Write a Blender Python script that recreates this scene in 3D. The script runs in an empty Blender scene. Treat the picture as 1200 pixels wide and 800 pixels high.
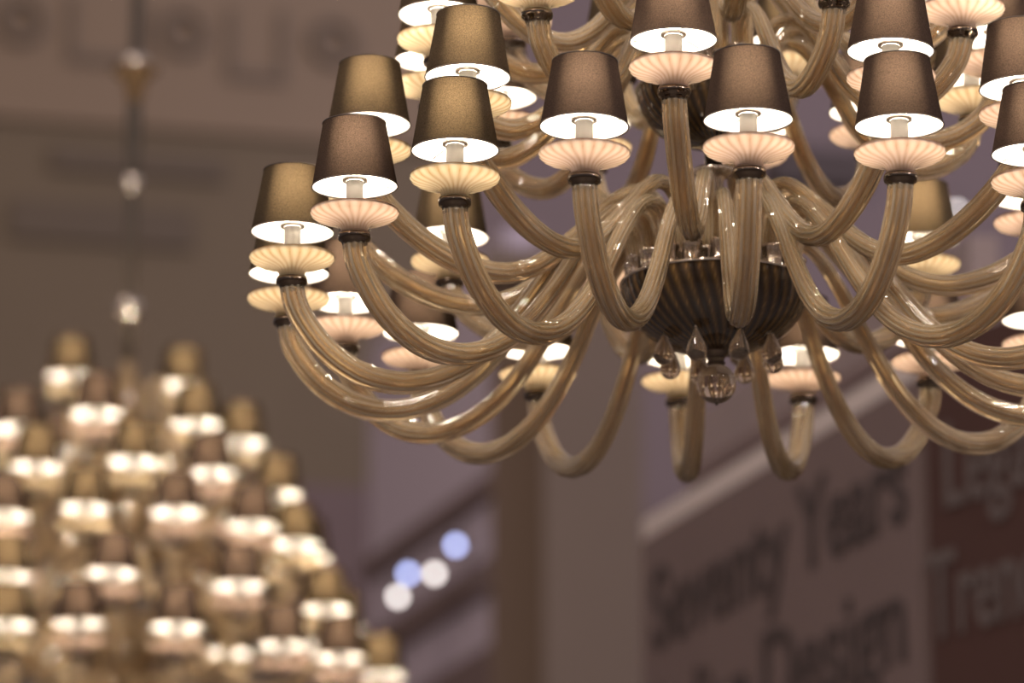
import bpy, math, random
import numpy as np
from mathutils import Matrix, Vector, Euler

random.seed(7)
R = math.radians
SC = bpy.context.scene
COL = SC.collection

# ------------------------------------------------------------------ camera, world, lights, exposure
cam_data = bpy.data.cameras.new('camera')
cam = bpy.data.objects.new('camera', cam_data)
COL.objects.link(cam)
cam.location = (0, 0, 1.6)
cam.rotation_euler = (R(90 + 15), 0, 0)
cam_data.sensor_width = 36.0
cam_data.lens = 150.0
cam_data.clip_end = 200
cam_data.dof.use_dof = True
cam_data.dof.focus_distance = 7.5
cam_data.dof.aperture_fstop = 2.2
SC.camera = cam

SC.view_settings.view_transform = 'Standard'
SC.view_settings.look = 'None'
SC.view_settings.exposure = 0.0
SC.view_settings.gamma = 1.0
SC.view_settings.use_curve_mapping = False
SC.cycles.use_denoising = True
SC.cycles.max_bounces = 10
SC.cycles.transmission_bounces = 8
SC.cycles.transparent_max_bounces = 12
SC.cycles.sample_clamp_indirect = 6.0
SC.cycles.caustics_reflective = False
SC.cycles.caustics_refractive = False
SC.cycles.blur_glossy = 0.1

world = bpy.data.worlds.new('hall_air')
SC.world = world
world.use_nodes = True
wb = world.node_tree.nodes['Background']
wb.inputs[1].default_value = 1.0
_wt = world.node_tree
_tc = _wt.nodes.new('ShaderNodeTexCoord')
_sp = _wt.nodes.new('ShaderNodeSeparateXYZ')
_rp = _wt.nodes.new('ShaderNodeValToRGB')
_mr = _wt.nodes.new('ShaderNodeMapRange')
_mr.inputs['From Min'].default_value = -1
_wt.links.new(_tc.outputs['Generated'], _sp.inputs[0])
_wt.links.new(_sp.outputs['Z'], _mr.inputs['Value'])
_wt.links.new(_mr.outputs['Result'], _rp.inputs[0])
_wt.links.new(_rp.outputs[0], wb.inputs[0])
_cr = _rp.color_ramp                       # a dim floor side, a brighter ceiling side
_cr.elements[0].position = 0.35
_cr.elements[0].color = (0.125, 0.10, 0.09, 1)
_cr.elements[1].position = 0.8
_cr.elements[1].color = (0.38, 0.32, 0.33, 1)

LAMP_W = 2.7          # each little lamp of the chandeliers
LAMP_COL = (1.0, 0.86, 0.68)


def area(name, loc, target, size, power, col):
    d = bpy.data.lights.new(name, 'AREA')
    d.shape = 'DISK'
    d.size = size
    d.energy = power
    d.color = col
    o = bpy.data.objects.new(name, d)
    COL.objects.link(o)
    o.location = loc
    o.rotation_euler = (Vector(target) - Vector(loc)).to_track_quat('-Z', 'Y').to_euler()
    return o


area('hall_light_warm', (-5, 14, 14), (-2, 29, 11.5), 2.0, 420, (1.0, 0.84, 0.7))
area('hall_light_cool', (6, 22, 13), (3, 30.5, 9.8), 1.5, 420, (0.78, 0.76, 1.0))
area('overhead_fill_light', (-2.0, 3.0, 8.5), (0.3, 7.7, 3.9), 1.6, 430, (1.0, 0.88, 0.78))  # unseen soft light added from front above to brighten the glass arms
for _i, (_x, _y, _z, _p) in enumerate([(-4.5, 2.0, 8.0, 60), (-1.5, -1.0, 8.6, 60), (2.0, -0.5, 8.4, 60), (4.5, 2.5, 8.0, 50), (-4.0, 7.0, 8.5, 60), (3.6, 7.5, 8.8, 60)]):
    area('glint_light', (_x, _y, _z), (0.4, 7.7, 3.9), 0.22, _p, (1.0, 0.9, 0.8))  # small unseen lights added to put glints on the glass
area('side_fill_light', (5.5, 4.5, 7.0), (0.4, 7.7, 3.9), 0.5, 210, (0.97, 0.9, 0.95))  # unseen light added at the side to lift the arms


# ------------------------------------------------------------------ materials
def new_mat(name):
    m = bpy.data.materials.new(name)
    m.use_nodes = True
    nt = m.node_tree
    for n in list(nt.nodes):
        nt.nodes.remove(n)
    out = nt.nodes.new('ShaderNodeOutputMaterial')
    return m, nt, out


def N(nt, typ, **kw):
    n = nt.nodes.new(typ)
    for k, v in kw.items():
        setattr(n, k, v)
    return n


def rgb(c):
    return (c[0], c[1], c[2], 1.0)


def paint(name, col, var=0.06, scale=3.0, rough=0.8):
    m, nt, out = new_mat(name)
    p = N(nt, 'ShaderNodeBsdfPrincipled')
    p.inputs['Roughness'].default_value = rough
    tc = N(nt, 'ShaderNodeTexCoord')
    no = N(nt, 'ShaderNodeTexNoise')
    no.inputs['Scale'].default_value = scale
    no.inputs['Detail'].default_value = 4
    mx = N(nt, 'ShaderNodeMix', data_type='RGBA')
    mx.inputs['A'].default_value = rgb([c * (1 - var) for c in col])
    mx.inputs['B'].default_value = rgb([min(1, c * (1 + var)) for c in col])
    nt.links.new(tc.outputs['Object'], no.inputs['Vector'])
    nt.links.new(no.outputs['Fac'], mx.inputs['Factor'])
    nt.links.new(mx.outputs['Result'], p.inputs['Base Color'])
    nt.links.new(p.outputs[0], out.inputs[0])
    return m


def metal(name, col, rough=0.2):
    m, nt, out = new_mat(name)
    p = N(nt, 'ShaderNodeBsdfPrincipled')
    p.inputs['Base Color'].default_value = rgb(col)
    p.inputs['Metallic'].default_value = 1.0
    p.inputs['Roughness'].default_value = rough
    nt.links.new(p.outputs[0], out.inputs[0])
    return m


def shade_mat(name, fabric, glow, lining=(0.74, 0.71, 0.67)):
    """thin two-sided lampshade: woven dark cloth outside, white lining inside"""
    m, nt, out = new_mat(name)
    geo = N(nt, 'ShaderNodeNewGeometry')
    tc = N(nt, 'ShaderNodeTexCoord')
    no = N(nt, 'ShaderNodeTexNoise')
    no.inputs['Scale'].default_value = 520
    no.inputs['Detail'].default_value = 3
    nt.links.new(tc.outputs['Object'], no.inputs['Vector'])
    ramp = N(nt, 'ShaderNodeMapRange')
    ramp.inputs['From Min'].default_value = 0.3
    ramp.inputs['From Max'].default_value = 0.7
    ramp.inputs['To Min'].default_value = 0.6
    ramp.inputs['To Max'].default_value = 1.4
    nt.links.new(no.outputs['Fac'], ramp.inputs['Value'])

    def weave(c):
        v = N(nt, 'ShaderNodeVectorMath', operation='SCALE')
        v.inputs[0].default_value = c
        nt.links.new(ramp.outputs['Result'], v.inputs['Scale'])
        return v.outputs[0]
    d_out = N(nt, 'ShaderNodeBsdfDiffuse')
    nt.links.new(weave(fabric), d_out.inputs['Color'])
    # the cloth lets less light through where it is seen edge-on through its threads
    lw = N(nt, 'ShaderNodeLayerWeight')
    lw.inputs['Blend'].default_value = 0.5
    mr = N(nt, 'ShaderNodeMapRange')
    mr.inputs['From Min'].default_value = 0.0
    mr.inputs['From Max'].default_value = 0.45
    mr.interpolation_type = 'SMOOTHSTEP'
    mr.inputs['To Min'].default_value = 1.0
    mr.inputs['To Max'].default_value = 0.04
    nt.links.new(lw.outputs['Facing'], mr.inputs['Value'])
    gl = N(nt, 'ShaderNodeVectorMath', operation='SCALE')
    nt.links.new(weave(glow), gl.inputs[0])
    nt.links.new(mr.outputs['Result'], gl.inputs['Scale'])
    t_out = N(nt, 'ShaderNodeBsdfTranslucent')
    nt.links.new(gl.outputs[0], t_out.inputs['Color'])
    a = N(nt, 'ShaderNodeAddShader')
    nt.links.new(d_out.outputs[0], a.inputs[0])
    nt.links.new(t_out.outputs[0], a.inputs[1])
    d_in = N(nt, 'ShaderNodeBsdfDiffuse')
    d_in.inputs['Color'].default_value = rgb(lining)
    mix = N(nt, 'ShaderNodeMixShader')
    nt.links.new(geo.outputs['Backfacing'], mix.inputs[0])
    nt.links.new(a.outputs[0], mix.inputs[1])
    nt.links.new(d_in.outputs[0], mix.inputs[2])
    nt.links.new(mix.outputs[0], out.inputs[0])
    return m


def cup_mat(name, light, dark):
    """frosted fluted glass: the flutes are a swirl of paler and deeper tint"""
    m, nt, out = new_mat(name)
    at = N(nt, 'ShaderNodeAttribute', attribute_name='rib')
    mx = N(nt, 'ShaderNodeMix', data_type='RGBA')
    mx.inputs['A'].default_value = rgb(dark)
    mx.inputs['B'].default_value = rgb(light)
    nt.links.new(at.outputs['Fac'], mx.inputs['Factor'])
    d = N(nt, 'ShaderNodeBsdfDiffuse')
    t = N(nt, 'ShaderNodeBsdfTranslucent')
    nt.links.new(mx.outputs['Result'], d.inputs['Color'])
    nt.links.new(mx.outputs['Result'], t.inputs['Color'])
    mix = N(nt, 'ShaderNodeMixShader')
    mix.inputs[0].default_value = 0.6
    nt.links.new(d.outputs[0], mix.inputs[1])
    nt.links.new(t.outputs[0], mix.inputs[2])
    g = N(nt, 'ShaderNodeBsdfGlossy')
    g.inputs['Roughness'].default_value = 0.15
    fr = N(nt, 'ShaderNodeFresnel')
    fr.inputs['IOR'].default_value = 1.3
    mix2 = N(nt, 'ShaderNodeMixShader')
    nt.links.new(fr.outputs[0], mix2.inputs[0])
    nt.links.new(mix.outputs[0], mix2.inputs[1])
    nt.links.new(g.outputs[0], mix2.inputs[2])
    nt.links.new(mix2.outputs[0], out.inputs[0])
    return m


def arm_glass(name, light, dark, trans=0.6, rough=0.08):
    m, nt, out = new_mat(name)
    at = N(nt, 'ShaderNodeAttribute', attribute_name='rib')
    mx = N(nt, 'ShaderNodeMix', data_type='RGBA')
    mx.inputs['A'].default_value = rgb(dark)
    mx.inputs['B'].default_value = rgb(light)
    nt.links.new(at.outputs['Fac'], mx.inputs['Factor'])
    p = N(nt, 'ShaderNodeBsdfPrincipled')
    p.inputs['Roughness'].default_value = rough
    p.inputs['IOR'].default_value = 1.5
    p.inputs['Transmission Weight'].default_value = trans
    nt.links.new(mx.outputs['Result'], p.inputs['Base Color'])
    nt.links.new(p.outputs[0], out.inputs[0])
    return m


def emit(name, col, strength):
    m, nt, out = new_mat(name)
    e = N(nt, 'ShaderNodeEmission')
    e.inputs[0].default_value = rgb(col)
    e.inputs[1].default_value = strength
    nt.links.new(e.outputs[0], out.inputs[0])
    return m


def bulb_glass(name):
    m, nt, out = new_mat(name)
    t = N(nt, 'ShaderNodeBsdfTransparent')
    e = N(nt, 'ShaderNodeEmission')
    e.inputs[0].default_value = (1, 0.88, 0.7, 1)
    e.inputs[1].default_value = 12
    mix = N(nt, 'ShaderNodeMixShader')
    mix.inputs[0].default_value = 0.25
    nt.links.new(t.outputs[0], mix.inputs[1])
    nt.links.new(e.outputs[0], mix.inputs[2])
    nt.links.new(mix.outputs[0], out.inputs[0])
    m.cycles.emission_sampling = 'NONE'
    return m


M = {}
M['shade_gold'] = shade_mat('olive_brown_cloth', (0.030, 0.021, 0.014), (0.026, 0.0180, 0.0098))
M['shade_pink'] = shade_mat('mauve_brown_cloth', (0.030, 0.0195, 0.0150), (0.0180, 0.0120, 0.0085))
M['cup_cream'] = cup_mat('cream_fluted_glass', (0.55, 0.45, 0.30), (0.35, 0.21, 0.085))
M['cup_peach'] = cup_mat('peach_fluted_glass', (0.55, 0.415, 0.33), (0.36, 0.21, 0.13))
M['arm'] = arm_glass('champagne_ribbed_glass', (0.98, 0.84, 0.61), (0.82, 0.55, 0.26), 0.80, 0.015)
M['arm_far'] = arm_glass('lamplit_ribbed_glass', (0.85, 0.66, 0.42), (0.62, 0.42, 0.20), 0.35, 0.05)  # same glass as the near arms, lamp brightness put into colour and opacity
M['bowl'] = arm_glass('dark_smoked_glass', (0.022, 0.014, 0.009), (0.30, 0.17, 0.055), 0.0, 0.08)
M['drop'] = arm_glass('smoke_drop_glass', (0.72, 0.60, 0.46), (0.72, 0.60, 0.46), 0.95, 0.01)
M['amber'] = arm_glass('amber_glass', (0.55, 0.38, 0.2), (0.4, 0.26, 0.12), 0.4, 0.12)
M['amber_dark'] = arm_glass('brown_amber_glass', (0.30, 0.19, 0.10), (0.22, 0.13, 0.06), 0.5, 0.1)
M['collar'] = metal('dark_nickel', (0.11, 0.085, 0.065), 0.16)
M['nickel'] = metal('nickel', (0.62, 0.55, 0.47), 0.18)
M['candle'] = cup_mat('white_candle_sleeve', (0.95, 0.93, 0.90), (0.9, 0.88, 0.85))
M['ring'] = metal('steel_ring', (0.5, 0.46, 0.42), 0.35)
M['trim'] = paint('dark_shade_trim', (0.030, 0.020, 0.016), 0.1, 60)
M['stem_paint'] = paint('brown_stem_enamel', (0.048, 0.033, 0.021), 0.1, 30, 0.55)
M['bulb'] = bulb_glass('lit_bulb')


# ------------------------------------------------------------------ mesh helpers
def mesh_obj(name, verts, faces, mats, parent=None, smooth=True, rib=None, midx=None, loc=None):
    me = bpy.data.meshes.new(name)
    me.from_pydata([tuple(v) for v in verts], [], faces)
    for m in (mats if isinstance(mats, (list, tuple)) else [mats]):
        me.materials.append(m)
    if smooth:
        me.polygons.foreach_set('use_smooth', [True] * len(me.polygons))
    if midx is not None:
        me.polygons.foreach_set('material_index', midx)
    if rib is not None:
        a = me.attributes.new('rib', 'FLOAT', 'POINT')
        a.data.foreach_set('value', np.asarray(rib, dtype=np.float32).ravel())
    me.update()
    o = bpy.data.objects.new(name, me)
    COL.objects.link(o)
    if parent:
        o.parent = parent
    if loc is not None:
        o.location = loc
    return o


class MB:
    """collects pieces of ONE part"""
    def __init__(s):
        s.v, s.f, s.r, s.m = [], [], [], []

    def add(s, v, f, rib=None, mi=0):
        b = len(s.v)
        s.v += [tuple(p) for p in v]
        s.f += [[i + b for i in q] for q in f]
        s.r += list(rib) if rib is not None else [1.0] * len(v)
        s.m += [mi] * len(f)

    def build(s, name, mats, parent=None, smooth=True, loc=None):
        return mesh_obj(name, s.v, s.f, mats, parent, smooth, s.r, s.m, loc)


def lathe(prof, seg=32, ribs=0, depth=0.0, swirl=0.0, fade=None, cap0=False, cap1=False, center=(0, 0, 0), pw=1.0):
    """prof: [(r,z)...]; ribs modulate the radius; returns verts, faces, rib value"""
    v, f, rb = [], [], []
    n = len(prof)
    for i, (r, z) in enumerate(prof):
        t = i / max(1, n - 1)
        k = 1.0 if fade is None else fade(t)
        for j in range(seg):
            a = 2 * math.pi * j / seg
            c = 0.5 + 0.5 * math.cos(ribs * (a + swirl * t)) if ribs else 1.0
            c = c ** pw
            rr = r * (1 - depth * k * (1 - c))
            v.append((center[0] + rr * math.sin(a), center[1] - rr * math.cos(a), center[2] + z))
            rb.append(1 - k * (1 - c))
    for i in range(n - 1):
        for j in range(seg):
            j2 = (j + 1) % seg
            f.append([i * seg + j, i * seg + j2, (i + 1) * seg + j2, (i + 1) * seg + j])
    if cap0:
        f.append([j for j in range(seg)][::-1])
    if cap1:
        f.append([(n - 1) * seg + j for j in range(seg)])
    return v, f, rb


def torus(r, a, z=0.0, seg=48, sub=8):
    v, f = [], []
    for i in range(seg):
        t = 2 * math.pi * i / seg
        for j in range(sub):
            p = 2 * math.pi * j / sub
            rr = r + a * math.cos(p)
            v.append((rr * math.sin(t), -rr * math.cos(t), z + a * math.sin(p)))
    for i in range(seg):
        for j in range(sub):
            i2, j2 = (i + 1) % seg, (j + 1) % sub
            f.append([i * sub + j, i2 * sub + j, i2 * sub + j2, i * sub + j2])
    return v, f


def box(x0, x1, y0, y1, z0, z1):
    v = [(x, y, z) for z in (z0, z1) for y in (y0, y1) for x in (x0, x1)]
    f = [[0, 2, 3, 1], [4, 5, 7, 6], [0, 1, 5, 4], [2, 6, 7, 3], [0, 4, 6, 2], [1, 3, 7, 5]]
    return v, f


def bspline(pts, n):
    """smooth interpolating curve (centripetal Catmull-Rom), resampled evenly"""
    P = np.array(pts, float)
    P = np.vstack([2 * P[0] - P[1], P, 2 * P[-1] - P[-2]])
    out = []
    for i in range(1, len(P) - 2):
        p0, p1, p2, p3 = P[i - 1], P[i], P[i + 1], P[i + 2]
        t0 = 0
        t1 = t0 + np.linalg.norm(p1 - p0) ** .5
        t2 = t1 + np.linalg.norm(p2 - p1) ** .5
        t3 = t2 + np.linalg.norm(p3 - p2) ** .5
        for t in np.linspace(t1, t2, 16, endpoint=False):
            A1 = (t1 - t) / (t1 - t0) * p0 + (t - t0) / (t1 - t0) * p1
            A2 = (t2 - t) / (t2 - t1) * p1 + (t - t1) / (t2 - t1) * p2
            A3 = (t3 - t) / (t3 - t2) * p2 + (t - t2) / (t3 - t2) * p3
            B1 = (t2 - t) / (t2 - t0) * A1 + (t - t0) / (t2 - t0) * A2
            B2 = (t3 - t) / (t3 - t1) * A2 + (t - t1) / (t3 - t1) * A3
            out.append((t2 - t) / (t2 - t1) * B1 + (t - t1) / (t2 - t1) * B2)
    out.append(P[-2])
    out = np.array(out)
    d = np.concatenate([[0], np.cumsum(np.linalg.norm(np.diff(out, axis=0), axis=1))])
    s = np.linspace(0, d[-1], n)
    return np.column_stack([np.interp(s, d, out[:, k]) for k in range(out.shape[1])])


def ribbed_tube(curve_rz, rad, lobes=12, seg=48, depth=0.075, twist=0.35, bore=0.0):
    """glass arm lying in the local r-z plane (r along -Y): ribs run along it, ends rounded"""
    n = len(curve_rz)
    tan = np.gradient(curve_rz, axis=0)
    tan /= np.linalg.norm(tan, axis=1)[:, None]
    nor = np.column_stack([-tan[:, 1], tan[:, 0]])
    a = np.linspace(0, 2 * math.pi, seg, endpoint=False)
    v, rb = [], []
    for i in range(n):
        t = i / (n - 1)
        rr = rad(t)
        ph = lobes * (a + twist * t * 2)
        c = 0.5 + 0.5 * np.cos(ph)
        q = rr * (1 - depth * (1 - c))
        off_n = q * np.cos(a)
        off_x = q * np.sin(a)
        r = curve_rz[i, 0] + nor[i, 0] * off_n
        z = curve_rz[i, 1] + nor[i, 1] * off_n
        v += [(x, -rr_, zz) for x, rr_, zz in zip(off_x, r, z)]
        rb += list(c)
    f = []
    for i in range(n - 1):
        for j in range(seg):
            j2 = (j + 1) % seg
            f.append([i * seg + j, (i + 1) * seg + j, (i + 1) * seg + j2, i * seg + j2])
    if bore:
        nb = len(v)
        bs = 12
        ab = np.linspace(0, 2 * math.pi, bs, endpoint=False)
        for i in range(n):
            q = rad(i / (n - 1)) * bore
            r = curve_rz[i, 0] + nor[i, 0] * q * np.cos(ab)
            z = curve_rz[i, 1] + nor[i, 1] * q * np.cos(ab)
            v += [(x, -r_, z_) for x, r_, z_ in zip(q * np.sin(ab), r, z)]
            rb += [0.8] * bs
        for i in range(n - 1):
            for j in range(bs):
                j2 = (j + 1) % bs
                f.append([nb + i * bs + j, nb + i * bs + j2, nb + (i + 1) * bs + j2, nb + (i + 1) * bs + j])
        f.append([nb + j for j in range(bs)][::-1])
        f.append([nb + (n - 1) * bs + j for j in range(bs)])
    f.append(list(range(seg)))
    f.append([(n - 1) * seg + j for j in range(seg)][::-1])
    return v, f, rb


def empty(name, loc, rz=0.0):
    o = bpy.data.objects.new(name, None)
    COL.objects.link(o)
    o.location = loc
    o.rotation_euler = (0, 0, rz)
    o.empty_display_size = 0.2
    return o


def tag(o, label=None, cat=None, group=None, kind=None):
    if label:
        o['label'] = label
    if cat:
        o['category'] = cat
    if group:
        o['group'] = group
    if kind:
        o['kind'] = kind
    return o


# ------------------------------------------------------------------ setting
def wall_box(name, origin, rz, s0, s1, d0, d1, z0, z1, mat):
    """a slab: s runs along the wall, d is depth behind its face"""
    v, f = box(s0, s1, d0, d1, z0, z1)
    o = mesh_obj(name, v, f, mat, smooth=False, loc=(origin[0], origin[1], 0))
    o.rotation_euler = (0, 0, rz)
    tag(o, kind='structure')
    return o


W_taupe = paint('taupe_wall_paint', (0.165, 0.120, 0.074), 0.05, 0.8)
W_frieze = paint('pale_frieze_plaster', (0.25, 0.176, 0.116), 0.05, 0.8)
W_panel = paint('brown_panel_paint', (0.13, 0.095, 0.065), 0.05, 0.8)
W_ring = paint('brown_plaster_ring', (0.17, 0.125, 0.09), 0.05, 2)
W_lilac = paint('lilac_wall_paint', (0.50, 0.42, 0.49), 0.05, 0.8)
W_upper = paint('pale_mauve_wall_paint', (0.25, 0.19, 0.185), 0.05, 0.8)
W_band = paint('dark_band_paint', (0.17, 0.115, 0.11), 0.05, 0.8)
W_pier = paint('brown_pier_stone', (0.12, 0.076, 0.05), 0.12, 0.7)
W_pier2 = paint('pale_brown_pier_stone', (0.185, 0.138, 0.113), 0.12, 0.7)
W_cornice = paint('pale_cornice_plaster', (0.56, 0.475, 0.445), 0.05, 1.5)
W_floor = paint('grey_hall_floor', (0.22, 0.19, 0.17), 0.1, 1.0, 0.4)

fl = mesh_obj('floor', *box(-14, 14, -2, 40, -0.2, 0), W_floor, smooth=False)
tag(fl, kind='structure')

WB = (-1.314, 29.39)
WBR = R(14)
W_day_tint = paint('day_tinted_wall_paint', (0.185, 0.135, 0.130), 0.05, 0.8)  # same wall as the taupe part, bluish daylight tint put into its colour
W_dark = paint('dark_slab_paint', (0.07, 0.05, 0.044), 0.05, 0.8)
wall_box('wall_left', WB, WBR, -9, 0.8, 0, 0.4, 0, 16, W_taupe)
wall_box('wall_back', WB, WBR, 0.8, 12, 0, 0.4, 0, 16, W_day_tint)
wall_box('trim_1', WB, WBR, -9, 0.8, -0.06, -0.001, 10.95, 13.2, W_frieze)      # frieze
wall_box('trim_2', WB, WBR, -2.02, -0.78, -0.05, -0.001, 10.60, 10.76, W_panel)
wall_box('trim_3', WB, WBR, -2.30, -1.00, -0.05, -0.001, 10.08, 10.36, W_panel)
wall_box('trim_4', WB, WBR, -0.36, 0.357, -0.05, -0.001, 5.5, 8.41, W_band)
wall_box('trim_5', WB, WBR, 3.28, 4.00, -0.20, -0.001, 10.86, 11.14, W_dark)  # dark slab standing proud of the wall
k = 6
for s0, s1, z0, z1 in ((-1.93, -1.36, 11.40, 11.90), (-0.78, -0.35, 11.36, 11.9)):
    b = MB()
    b.add(*box(s0, s1, -0.10, -0.061, z0, z0 + 0.07))
    b.add(*box(s0, s0 + 0.05, -0.10, -0.061, z0 + 0.07, z1))
    b.add(*box(s1 - 0.05, s1, -0.10, -0.061, z0 + 0.07, z1))
    o = b.build('trim_%d' % k, W_ring, smooth=False, loc=(WB[0], WB[1], 0))
    o.rotation_euler = (0, 0, WBR)
    tag(o, kind='structure')
    k += 1
for s, z in ((-2.275, 11.674), (-1.104, 11.682), (0.0, 11.696)):
    b = MB()
    v, f = torus(0.15, 0.04, 0, 40, 10)
    b.add([(x, zz - 0.085, -y) for x, y, zz in v], f)
    v, f, _ = lathe([(0.0, 0.03), (0.04, 0.025), (0.05, 0)], 24)
    b.add([(x, -zz - 0.06, -y) for x, y, zz in v], f)
    o = b.build('trim_%d' % k, W_ring, loc=(WB[0] + s * math.cos(WBR), WB[1] + s * math.sin(WBR), z))
    o.rotation_euler = (0, 0, WBR)
    tag(o, kind='structure')
    k += 1

# wall at the right carrying the sign, running away to the left
U1 = Vector((0.312, -0.95)).normalized()
S0 = (0.8712, 14.2435)
A1 = math.atan2(U1.y, U1.x)
wall_box('wall_right', S0, A1, -1.28, 1.285, 0.056, 0.23, 0, 4.979, W_taupe)
R0 = (1.2738, 13.0172)
A2 = math.atan2(-0.851, 0.525)
wall_box('wall_front', R0, A2, 0.066, 4.0, 0.056, 0.23, 0, 5.072, W_taupe)
wall_box('trim_%d' % k, S0, A1, -1.28, 1.285, 0.013, 0.26, 4.979, 5.058, W_cornice); k += 1
wall_box('trim_%d' % k, S0, A1, -1.28, 1.285, 0.20, 0.30, 5.058, 5.197, W_upper); k += 1
wall_box('trim_%d' % k, S0, A1, -1.28, 1.285, 0.185, 0.30, 5.197, 5.25, W_band); k += 1
wall_box('trim_%d' % k, S0, A1, -1.28, 1.285, 0.20, 0.30, 5.25, 5.461, W_upper); k += 1

# pier between the side passage and the sign
PX, PY = -0.12, 23.6
b = MB()
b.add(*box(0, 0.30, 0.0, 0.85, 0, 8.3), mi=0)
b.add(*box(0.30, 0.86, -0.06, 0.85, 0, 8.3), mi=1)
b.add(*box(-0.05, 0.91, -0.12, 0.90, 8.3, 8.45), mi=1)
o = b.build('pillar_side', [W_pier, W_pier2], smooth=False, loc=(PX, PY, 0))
tag(o, kind='structure')

# passage wall seen between the far chandelier and the pier
SP = (-0.125, 24.35)
wall_box('wall_passage', SP, A1, -2.55, 0.3, 0.0, 0.2, 0, 8.75, W_lilac)
wall_box('trim_%d' % k, SP, A1, -2.55, 0.3, -0.05, -0.001, 7.18, 7.30, W_band); k += 1
wall_box('trim_%d' % k, SP, A1, -2.55, 0.3, -0.05, -0.001, 6.62, 6.80, W_band); k += 1
wall_box('trim_%d' % k, SP, A1, -2.55, 0.3, -0.05, -0.001, 0, 6.28, W_band); k += 1

# ------------------------------------------------------------------ sign boards
B_grey = paint('grey_sign_board', (0.148, 0.100, 0.093), 0.05, 1.5)
B_red = paint('red_brown_sign_board', (0.045, 0.0145, 0.0095), 0.15, 1.5)
L_dark = paint('dark_sign_ink', (0.048, 0.031, 0.029), 0.05, 3)
L_grey = paint('grey_sign_ink', (0.085, 0.062, 0.057), 0.05, 3)


def sign(name, origin, ang, s0, s1, z0, z1, mat, label, lines, ink):
    root = empty(name, (origin[0], origin[1], z0), ang)
    tag(root, label, 'sign')
    mesh_obj('board', *box(s0, s1, 0.0, 0.053, 0, z1 - z0), mat, root, smooth=False)
    for txt, s, zb, cap, width in lines:
        cu = bpy.data.curves.new('lettering', 'FONT')
        cu.body = txt
        cu.size = 1.0
        cu.extrude = 0.004
        cu.offset = 0.011
        cu.materials.append(ink)
        t = bpy.data.objects.new('lettering', cu)
        COL.objects.link(t)
        bpy.context.view_layer.update()
        w = t.dimensions.x
        me = bpy.data.meshes.new_from_object(t.evaluated_get(bpy.context.evaluated_depsgraph_get()))
        bpy.data.objects.remove(t)
        t = bpy.data.objects.new('lettering', me)
        COL.objects.link(t)
        t.parent = root
        t.location = (s, -0.006, zb - z0)
        t.rotation_euler = (R(90), 0, 0)
        t.scale = (width / w, cap / 0.72, 1)
        t['label'] = 'dark letters' if ink is L_dark else 'grey letters'
    return root


sign('sign_board', S0, A1, -1.254, 1.274, 3.316, 4.966, B_grey,
     'grey wall sign with dark lettering about Italian design', [
         ('Seventy', -1.148, 4.540, 0.304, 1.333),
         ('Years', 0.290, 4.540, 0.304, 0.924),
         ('Italian', -1.122, 4.098, 0.310, 0.911),
         ('Design', -0.079, 4.098, 0.310, 1.214)], L_dark)
sign('sign_board', R0, A2, 0.046, 2.0, 3.316, 5.058, B_red,
     'dark red-brown sign beside the grey one, with large pale grey letters', [
         ('Legacy', 0.125, 4.524, 0.277, 0.640),
         ('Trend', 0.040, 4.124, 0.277, 0.560)], L_grey)

# ------------------------------------------------------------------ spotlights of the hall
L_blue = emit('blue_white_lens', (0.48, 0.56, 1.0), 7.0)
L_white = emit('white_lens', (1.0, 0.92, 0.88), 6.5)
M_can = paint('black_spot_housing', (0.03, 0.028, 0.03), 0.1, 20, 0.5)


def spotlight(loc, mat, label, group=None):
    root = empty('spotlight', loc)
    tag(root, label, 'spotlight', group)
    d = (Vector((0, 0, 1.6)) - Vector(loc)).normalized()
    root.rotation_euler = d.to_track_quat('-Y', 'Z').to_euler()
    b = MB()
    v, f, _ = lathe([(0.0, 0.14), (0.026, 0.138), (0.032, 0.12), (0.033, 0.012), (0.036, 0.0), (0.030, 0.0), (0.029, 0.01), (0.0, 0.01)], 24)
    b.add([(x, z, -y) for x, y, z in v], f)
    b.build('housing', M_can, root)
    v, f, _ = lathe([(0.0, -0.004), (0.015, -0.001), (0.027, 0.006)], 20)
    mesh_obj('lens', [(x, z, -y) for x, y, z in v], f, mat, root)
    b = MB()
    b.add(*box(-0.004, 0.004, 0.06, 0.08, 0.03, 0.12))
    b.add(*box(-0.03, 0.03, 0.04, 0.10, 0.115, 0.13))
    b.build('bracket', M_can, root, smooth=False)
    return root


spotlight((-0.331, 24.55, 6.938), L_blue, 'small blue-white spotlight, highest of the four glowing beside the brown pier')
spotlight((-0.611, 24.60, 6.778), L_blue, 'small blue-white spotlight touching a white one, second from left beside the pier')
spotlight((-0.456, 24.60, 6.778), L_white, 'small white spotlight just right of the lower blue one')
spotlight((-0.672, 24.63, 6.646), L_white, 'small white spotlight, lowest of the four glowing beside the pier')
spotlight((3.285, 30.22, 10.69), L_white, 'lone pale spotlight glimpsed past the right arms of the near chandelier')

# ------------------------------------------------------------------ lamp pieces (shared meshes)
SH_R0, SH_R1, SH_H = 0.0765, 0.0565, 0.118      # shade: bottom radius, top radius, height
CUP_Z = 0.0105                                   # top of the collar above the arm's end


def keep(o):
    me = o.data
    bpy.data.objects.remove(o)
    return me


def shade_mesh(mat, seg=48):
    b = MB()
    b.add(*lathe([(SH_R0 + (SH_R1 - SH_R0) * t, SH_H * t) for t in (0, .25, .5, .75, 1)], seg), mi=0)
    b.add(*torus(SH_R0, 0.0013, 0.0, seg, 6), mi=1)
    b.add(*torus(SH_R1, 0.0013, SH_H, seg, 6), mi=1)
    return keep(b.build('lamp_shade', [mat, M['trim']]))


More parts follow.
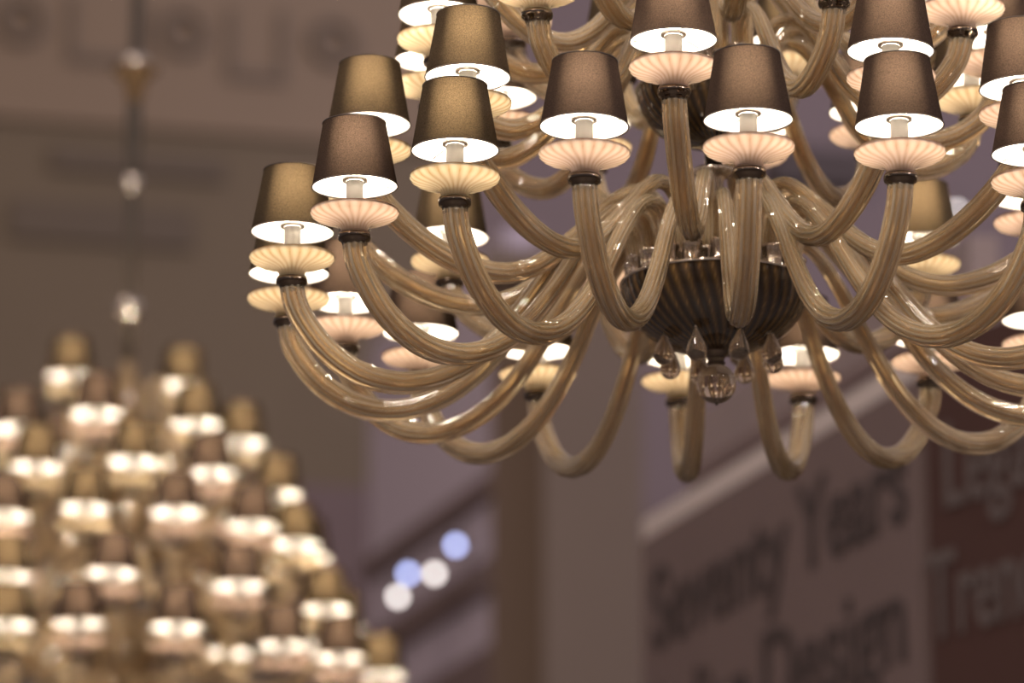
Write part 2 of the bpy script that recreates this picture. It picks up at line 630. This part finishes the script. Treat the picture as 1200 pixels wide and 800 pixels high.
def cup_mesh(mat, seg=120):
    prof = [(0.0232, 0.0), (0.0238, 0.0065), (0.0260, 0.0120), (0.0305, 0.0162), (0.037, 0.0192), (0.046, 0.0218), (0.056, 0.0243), (0.0655, 0.0270),
            (0.0730, 0.0303), (0.0775, 0.0343), (0.0792, 0.0380), (0.0786, 0.0408), (0.0768, 0.0420)]
    b = MB()
    b.add(*lathe(prof, seg, ribs=24, depth=0.03, swirl=0.12, fade=lambda t: min(1, t * 4) * (1 if t < .85 else max(0, (1 - t) / .15)), pw=0.32))
    v, f = torus(0.0775, 0.0011, 0.0420, 96, 6)
    b.add(v, f, [0.1] * len(v))
    b.add(*torus(0.0262, 0.0015, 0.001, 48, 6))
    return keep(b.build('drip_cup', mat))


def collar_mesh():
    prof = [(0.0, -0.010), (0.0215, -0.010), (0.0225, -0.008), (0.0240, -0.004), (0.0283, -0.002), (0.0295, 0.003), (0.0290, 0.008), (0.0265, 0.011), (0.0, 0.0115)]
    b = MB()
    b.add(*lathe(prof, 40))
    return keep(b.build('collar', M['collar']))


def candle_mesh():
    b = MB()
    b.add(*lathe([(0.0, 0.0), (0.0155, 0.0), (0.0155, 0.086), (0.0145, 0.088), (0.0, 0.088)], 24))
    b.add(*lathe([(0.0185, 0.0), (0.0185, 0.020), (0.017, 0.024), (0.0155, 0.024)], 24))
    return keep(b.build('candle_sleeve', M['candle']))


def ring_mesh():
    b = MB()
    b.add(*lathe([(0.0165, 0.0), (0.0225, 0.0), (0.0225, 0.004), (0.0165, 0.004), (0.0165, 0.0)], 36))
    for i in range(3):
        a = i * 2 * math.pi / 3 + 0.5
        p0, p1 = np.array([0.023, 0.002]), np.array([SH_R0 - 0.004, -0.006])
        v, f, _ = ribbed_tube(np.linspace(p0, p1, 4), lambda t: 0.0009, 1, 6, 0, 0)
        ca, sa = math.cos(a), math.sin(a)
        b.add([(x * ca - y * sa, x * sa + y * ca, z) for x, y, z in v], f)
    return keep(b.build('shade_ring', M['ring']))


def bulb_mesh():
    b = MB()
    b.add(*lathe([(0.0, 0.0), (0.010, 0.001), (0.0135, 0.01), (0.0165, 0.022), (0.0150, 0.034), (0.0100, 0.045), (0.004, 0.054), (0.0, 0.056)], 16))
    return keep(b.build('bulb', M['bulb']))


def socket_mesh():
    prof = [(0.0, -0.006), (0.021, -0.006), (0.021, 0.0), (0.0185, 0.002), (0.0185, 0.034), (0.0205, 0.036), (0.0205, 0.043), (0.0175, 0.045)]
    b = MB()
    b.add(*lathe(prof, 32, ribs=10, depth=0.06))
    return keep(b.build('arm_socket', M['nickel']))


MESH = {
    'shade': {'g': shade_mesh(M['shade_gold']), 'p': shade_mesh(M['shade_pink'])},
    'cup': {'g': cup_mesh(M['cup_cream']), 'p': cup_mesh(M['cup_peach'])},
    'collar': collar_mesh(), 'candle': candle_mesh(), 'ring': ring_mesh(), 'bulb': bulb_mesh(), 'socket': socket_mesh()}
bulb_light = bpy.data.lights.new('bulb_light', 'POINT')
bulb_light.energy = LAMP_W
bulb_light.color = LAMP_COL
bulb_light.shadow_soft_size = 0.012


def put(name, me, parent, loc, rz=0.0):
    o = bpy.data.objects.new(name, me)
    COL.objects.link(o)
    o.parent = parent
    o.location = loc
    o.rotation_euler = (0, 0, rz)
    return o


SHADE_Z = 0.098    # bottom edge of the shade above the arm's end


def lamp(arm, r, z, tint, detail=True, k=1.0):
    rz = random.uniform(0, 6.28)
    base = Vector((0, -r, z))

    def up(name, me, h, turn=0.0):
        o = put(name, me, arm, base + Vector((0, 0, h * k)), turn)
        if k != 1.0:
            o.scale = (k, k, k)
        return o
    up('collar', MESH['collar'], 0)
    up('drip_cup', MESH['cup'][tint], CUP_Z, rz)
    sh = up('lamp_shade', MESH['shade'][tint], SHADE_Z, rz)
    sh.rotation_euler = (R(random.uniform(-1.3, 1.3)), R(random.uniform(-1.3, 1.3)), rz)
    up('candle_sleeve', MESH['candle'], 0.020)
    up('shade_ring', MESH['ring'], SHADE_Z + 0.010, rz)
    if detail is True:
        up('bulb', MESH['bulb'], 0.108)
    put('bulb_light', bulb_light, arm, base + Vector((0, 0, (SHADE_Z + 0.070) * k)))


def glass_arm(root, az, prof, tint, z_end, rad_in, rad_out, sock, detail=True, n=72, seg=60, lobes=12, mat=None):
    """one arm with its lamp; the arm's mesh is the part, the lamp pieces are its sub-parts"""
    dz = z_end - prof[-1][1]
    pts = []
    r0, r1 = prof[0][0], prof[-1][0]
    for (r, z) in prof:
        t = max(0.0, (r - r0) / (r1 - r0))
        pts.append((r, z + dz * t * t))
    c = bspline(pts, n)
    v, f, rb = ribbed_tube(c, lambda t: rad_in + (rad_out - rad_in) * min(1, max(0, t - .17) * 1.7), lobes, seg, 0.085, random.uniform(0.1, 0.5), 0.45 if detail is True else 0)
    arm = mesh_obj('lamp_arm', v, f, mat or M['arm'], root, True, rb)
    arm.rotation_euler = (0, 0, R(az))
    lamp(arm, r1, z_end, tint, detail, 1.0 if detail is True else 1.14)
    if sock is not None:
        put('arm_socket', MESH['socket'], arm, (0, -prof[0][0], sock))
    return arm


# ------------------------------------------------------------------ near chandelier
AX = Vector((0.3837, 7.7574, 3.7904))
BASE = -0.235
near = empty('chandelier', AX + Vector((0, 0, BASE)))
tag(near, 'sharp near amber glass chandelier with dark cloth shades above a smoked ribbed bowl', 'chandelier')
body = Vector((0, 0, -BASE))


def lift(prof):
    return [(r, z - BASE) for r, z in prof]


PA = lift([(.153, .012), (.153, .055), (.162, .090), (.188, .110), (.220, .111), (.254, .091), (.308, .030), (.378, -.070), (.450, -.150), (.525, -.196),
           (.600, -.210), (.675, -.193), (.740, -.148), (.786, -.090), (.808, -.045), (.814, -.010)])
PB = lift([(.098, .012), (.098, .09), (.107, .134), (.133, .163), (.166, .166), (.202, .144), (.252, .096), (.316, .038), (.375, .000),
           (.440, -.012), (.510, .004), (.580, .042), (.640, .092), (.678, .135), (.693, .170)])
PC = lift([(.118, .405), (.118, .440), (.126, .472), (.148, .494), (.178, .494), (.208, .472), (.250, .415), (.300, .340), (.350, .296),
           (.400, .279), (.450, .292), (.495, .322), (.526, .360), (.540, .405)])
PD = lift([(.070, .405), (.070, .530), (.078, .575), (.100, .604), (.130, .604), (.165, .576), (.210, .520), (.265, .465), (.315, .443),
           (.365, .450), (.415, .482), (.455, .522), (.478, .555), (.484, .580)])

ring_A = [(1.4, -.027, 'p'), (20.3, -.021, 'p'), (41.0, -.026, 'p'), (-18.6, -.025, 'p'), (-36.4, -.031, 'g'), (-54.7, -.040, 'p'), (-75.8, -.045, 'g'),
          (-95.9, -.044, 'g'), (-118.7, -.016, 'p'), (-135.7, -.027, 'p'), (-156.0, -.022, 'g'), (-177.4, -.018, 'g'), (164.5, -.020, 'p'),
          (144.8, -.015, 'p'), (124.4, -.033, 'p'), (61.0, -.025, 'p'), (82.0, -.025, 'g'), (103.0, -.025, 'p')]
ring_B = [(-8.4, .160, 'p'), (24.1, .159, 'p'), (50.7, .155, 'p'), (-41.9, .150, 'g'), (-69.2, .148, 'g'), (-98, .142, 'g'), (-132.8, .142, 'g'),
          (-164.4, .158, 'p'), (171.3, .153, 'p'), (140.2, .152, 'g'), (112.6, .162, 'p'), (82.0, .155, 'p')]
ring_C = [(-38.8, .395, 'g'), (21.3, .389, 'p'), (56.0, .402, 'p'), (-75.1, .401, 'g'), (-10.2, .392, 'p'), (-97.7, .381, 'g'), (-130.2, .395, 'p'),
          (-156.0, .387, 'g'), (169.5, .384, 'p'), (141.9, .393, 'p'), (107.7, .382, 'g'), (83.1, .381, 'p')]
ring_D = [(-127.6, .587, 'p'), (-160.8, .566, 'g'), (158.5, .551, 'g'), (114.8, .551, 'p'), (78, .56, 'p'), (41, .56, 'p'), (4, .56, 'g'), (-32, .56, 'p'),
          (-64, .56, 'g'), (-96, .56, 'p')]
for az, z, t in ring_A:
    glass_arm(near, az, PA, t, z - BASE - .010, .0138, .0228, 0.0 - BASE)
for az, z, t in ring_B:
    glass_arm(near, az, PB, t, z - BASE - .010, .0136, .0225, 0.0 - BASE)
for az, z, t in ring_C:
    glass_arm(near, az, PC, t, z - BASE - .010, .0128, .0220, 0.395 - BASE)
for az, z, t in ring_D:
    glass_arm(near, az, PD, t, z - BASE - .010, .0120, .0215, 0.395 - BASE)


def bowl(root, z, rad, depth, name='glass_bowl', ribs=44):
    n = 22
    prof = []
    for i in range(n + 1):
        t = i / n * math.pi / 2
        prof.append((max(0.012, rad * (math.sin(t)) ** 0.9), -depth * math.cos(t) ** 0.95))
    b = MB()
    b.add(*lathe(prof, ribs * 6, ribs=ribs, depth=0.02, swirl=0.30, pw=0.12, fade=lambda t: min(1, t * 5)))
    bo = b.build(name, M['bowl'], root, loc=(0, 0, z))
    bo['label'] = 'dark smoked glass bowl with golden ribs'
    b = MB()
    b.add(*torus(rad, 0.003, 0.0, 96, 8))
    b.add(*lathe([(rad - 0.001, 0.0), (rad - 0.004, 0.004), (0.03, 0.006), (0.0, 0.006)], 64))
    put('bowl_rim', keep(b.build('bowl_rim', M['nickel'])), bo, (0, 0, 0))
    return bo


lower = bowl(near, -BASE, 0.1775, 0.134)
upper = bowl(near, 0.385 - BASE, 0.146, 0.112)
b = MB()
b.add(*lathe([(0.0, 0.02), (0.026, 0.018), (0.028, 0.006), (0.020, 0.0), (0.015, -0.012), (0.018, -0.018), (0.012, -0.022), (0.0, -0.022)], 32))
put('finial_cap', keep(b.build('finial_cap', M['collar'])), lower, (0, 0, -0.137))
b = MB()
pr = [(0.0, -0.0420), (0.0022, -0.0415), (0.003, -0.0390)] + [(0.0378 * math.sin(a), -0.0378 * math.cos(a)) for a in np.linspace(0.14, math.pi - 0.25, 24)] + [(0.0, 0.036)]
b.add(*lathe(pr, 36))
fo = put('finial_ball', keep(b.build('finial_ball', M['drop'])), lower, (0, 0, -0.194))
fo['label'] = 'clear smoky glass ball'

for i, (dx, dy, z) in enumerate([(-.100, -.040, -.148), (-.041, -.100, -.156), (.038, -.098, -.154), (.103, -.040, -.146), (.110, .045, -.142),
                                 (.058, .092, -.150), (-.026, .105, -.150), (-.083, .074, -.146)]):
    b = MB()
    pr = [(0.0, -0.020)] + [(0.0195 * math.sin(a), -0.020 * math.cos(a)) for a in np.linspace(0.2, 1.75, 12)] + [(0.016, 0.014), (0.011, 0.026), (0.0065, 0.036), (0.0035, 0.044), (0.0, 0.046)]
    b.add(*lathe(pr, 28))
    d = b.build('pendant_drop', M['drop'], near, loc=(dx, dy, z - BASE))
    d.rotation_euler = (R(random.uniform(-5, 5)), R(random.uniform(-5, 5)), 0)
    b = MB()
    v, f, _ = lathe([(0.0, 0.0), (0.0012, 0.0), (0.0012, 0.052), (0.0, 0.052)], 8)
    b.add(v, f)
    b.add(*lathe([(0.0, -0.003), (0.004, 0.0), (0.0, 0.004)], 10))
    put('hook', keep(b.build('hook', M['nickel'])), d, (0, 0, 0.045))

# the stem between and above the bowls
b = MB()
b.add(*lathe([(0.0, 0.004), (0.045, 0.004), (0.045, 0.012), (0.022, 0.018), (0.0195, 0.03), (0.0195, 0.205), (0.024, 0.212), (0.040, 0.217),
              (0.040, 0.226), (0.026, 0.230), (0.017, 0.236), (0.017, 0.300), (0.0, 0.300)], 36))
b.add(*lathe([(0.0, 0.39), (0.03, 0.39), (0.03, 0.40), (0.016, 0.41), (0.016, 0.72), (0.03, 0.73), (0.03, 0.75), (0.012, 0.77), (0.012, 3.4), (0.0, 3.4)], 32))
st = b.build('stem', M['nickel'], near, loc=(0, 0, -BASE))

# ------------------------------------------------------------------ far chandelier
FX = Vector((-1.359, 14.613, 5.019))
FB = -1.40
far = empty('chandelier', FX + Vector((0, 0, FB)))
tag(far, 'blurred distant chandelier, a tree of small lit shades hanging on a long jointed stem', 'chandelier')
tiers = [
    (.28, [(-110.8, .486, 'g'), (125.1, .455, 'g')]),
    (.505, [(-63.2, .163, 'p'), (-9.6, .161, 'p'), (41.5, .145, 'g'), (-140.4, .209, 'p'), (115.9, .184, 'p'), (92, .16, 'g'), (-100, .17, 'g'), (170, .19, 'g')]),
    (.692, [(-27.9, -.098, 'g'), (7.9, -.097, 'g'), (36.7, -.115, 'p'), (77.4, -.115, 'g'), (143.7, -.039, 'p'), (-170, -.071, 'p'), (-66, -.10, 'p'), (-105, -.09, 'g'), (112, -.09, 'g')]),
    (.804, [(-33.5, -.327, 'p'), (-6.7, -.322, 'g'), (21.0, -.330, 'p'), (47.7, -.342, 'p'), (72.0, -.356, 'g'), (126.8, -.279, 'g'), (-139.4, -.25, 'p'),
            (160, -.30, 'p'), (-161, -.30, 'p'), (-62, -.33, 'p'), (-90, -.33, 'g'), (100, -.33, 'p')]),
    (.954, [(-24.9, -.624, 'g'), (2.7, -.632, 'p'), (35.7, -.649, 'p'), (70.6, -.654, 'g'), (-50, -.64, 'p'), (-78, -.64, 'p'), (98, -.65, 'g'),
            (155, -.62, 'g'), (-155, -.62, 'g'), (126, -.64, 'p'), (-126, -.64, 'p')]),
    (1.178, [(-18.0, -.883, 'g'), (-3.3, -.887, 'p'), (16.2, -.896, 'p'), (39.6, -.927, 'p'), (56.1, -.930, 'p'), (74.5, -.938, 'g'), (-36, -.90, 'g'), (-55, -.92, 'p'), (-75, -.93, 'g')]),
]
for Rr, lst in tiers:
    Rr *= 0.8
    zt = 0.8 * sum(z for _, z, _ in lst) / len(lst) - 0.088 - FB
    k_ = Rr / 0.75
    prof = [(.09, zt - .06), (.09, zt + .03), (.105, zt + .075), (.135, zt + .085), (.135 + .12 * (Rr - .135), zt + .06),
            (.135 + .40 * (Rr - .135), zt - .08 - .03 * k_), (.135 + .66 * (Rr - .135), zt - .13 - .05 * k_),
            (.135 + .88 * (Rr - .135), zt - .09 - .03 * k_), (Rr - .012, zt - .04), (Rr, zt)]
    for az, z, t in lst:
        glass_arm(far, az, prof, t, .8 * z - 0.100 - FB - .010, .015, .020, None, 'some', 40, 24, 6, M['arm_far'])
b = MB()
b.add(*lathe([(0.0, .0), (.05, .02), (.10, .10), (.06, .20), (.05, .30), (.14, .42), (.15, .50), (.06, .56), (.05, .76), (.15, .90), (.16, 1.0), (.06, 1.06),
              (.05, 1.2), (.15, 1.33), (.155, 1.42), (.06, 1.48), (.05, 1.6), (.13, 1.72), (.13, 1.80), (.05, 1.86), (.04, 2.02), (.085, 2.12), (.04, 2.22), (.02, 2.3), (0, 2.3)],
             60, ribs=12, depth=0.06))
ct = b.build('glass_column', M['amber'], far)
ct.scale = (0.8, 0.8, 0.8)
ct['label'] = 'stacked amber glass bowls'
b = MB()
b.add(*lathe([(0, 2.28), (.028, 2.28), (.028, 3.02), (.022, 3.05), (.022, 3.64), (.0, 3.64)], 20))
b.add(*lathe([(.010, 3.14), (.030, 3.16), (.020, 3.18), (.010, 3.19)], 20))
b.add(*lathe([(.024, 3.15), (.036, 3.30), (.034, 3.5), (.026, 3.6), (.026, 5.5)], 20))
fs = b.build('stem', M['stem_paint'], far)
fs.scale = (0.8, 0.8, 0.8)
for nm, z, pr in (
        ('stem_ball', 2.52, [(.0, -.062), (.03, -.055), (.035, -.045), (.055, -.025), (.062, .0), (.055, .028), (.035, .048), (.0, .055)]),
        ('stem_ball', 3.10, [(.0, -.045), (.03, -.035), (.048, .0), (.03, .038), (.0, .045)]),
        ('stem_cup', 3.58, [(.015, -.14), (.03, -.12), (.045, -.06), (.06, .0), (.09, .035), (.115, .055), (.105, .065), (.03, .075)])):
    b = MB()
    b.add(*lathe(pr, 40, ribs=10, depth=0.05))
    put(nm, keep(b.build(nm, M['nickel'] if nm == 'stem_ball' else M['amber_dark'])), fs, (0, 0, z))
b = MB()
b.add(*lathe([(.0, .0), (.05, .0), (.065, .03), (.06, .06), (.03, .075), (.0, .08)], 40))
put('stem_knob', keep(b.build('stem_knob', M['nickel'])), fs, (0, 0, 3.63))
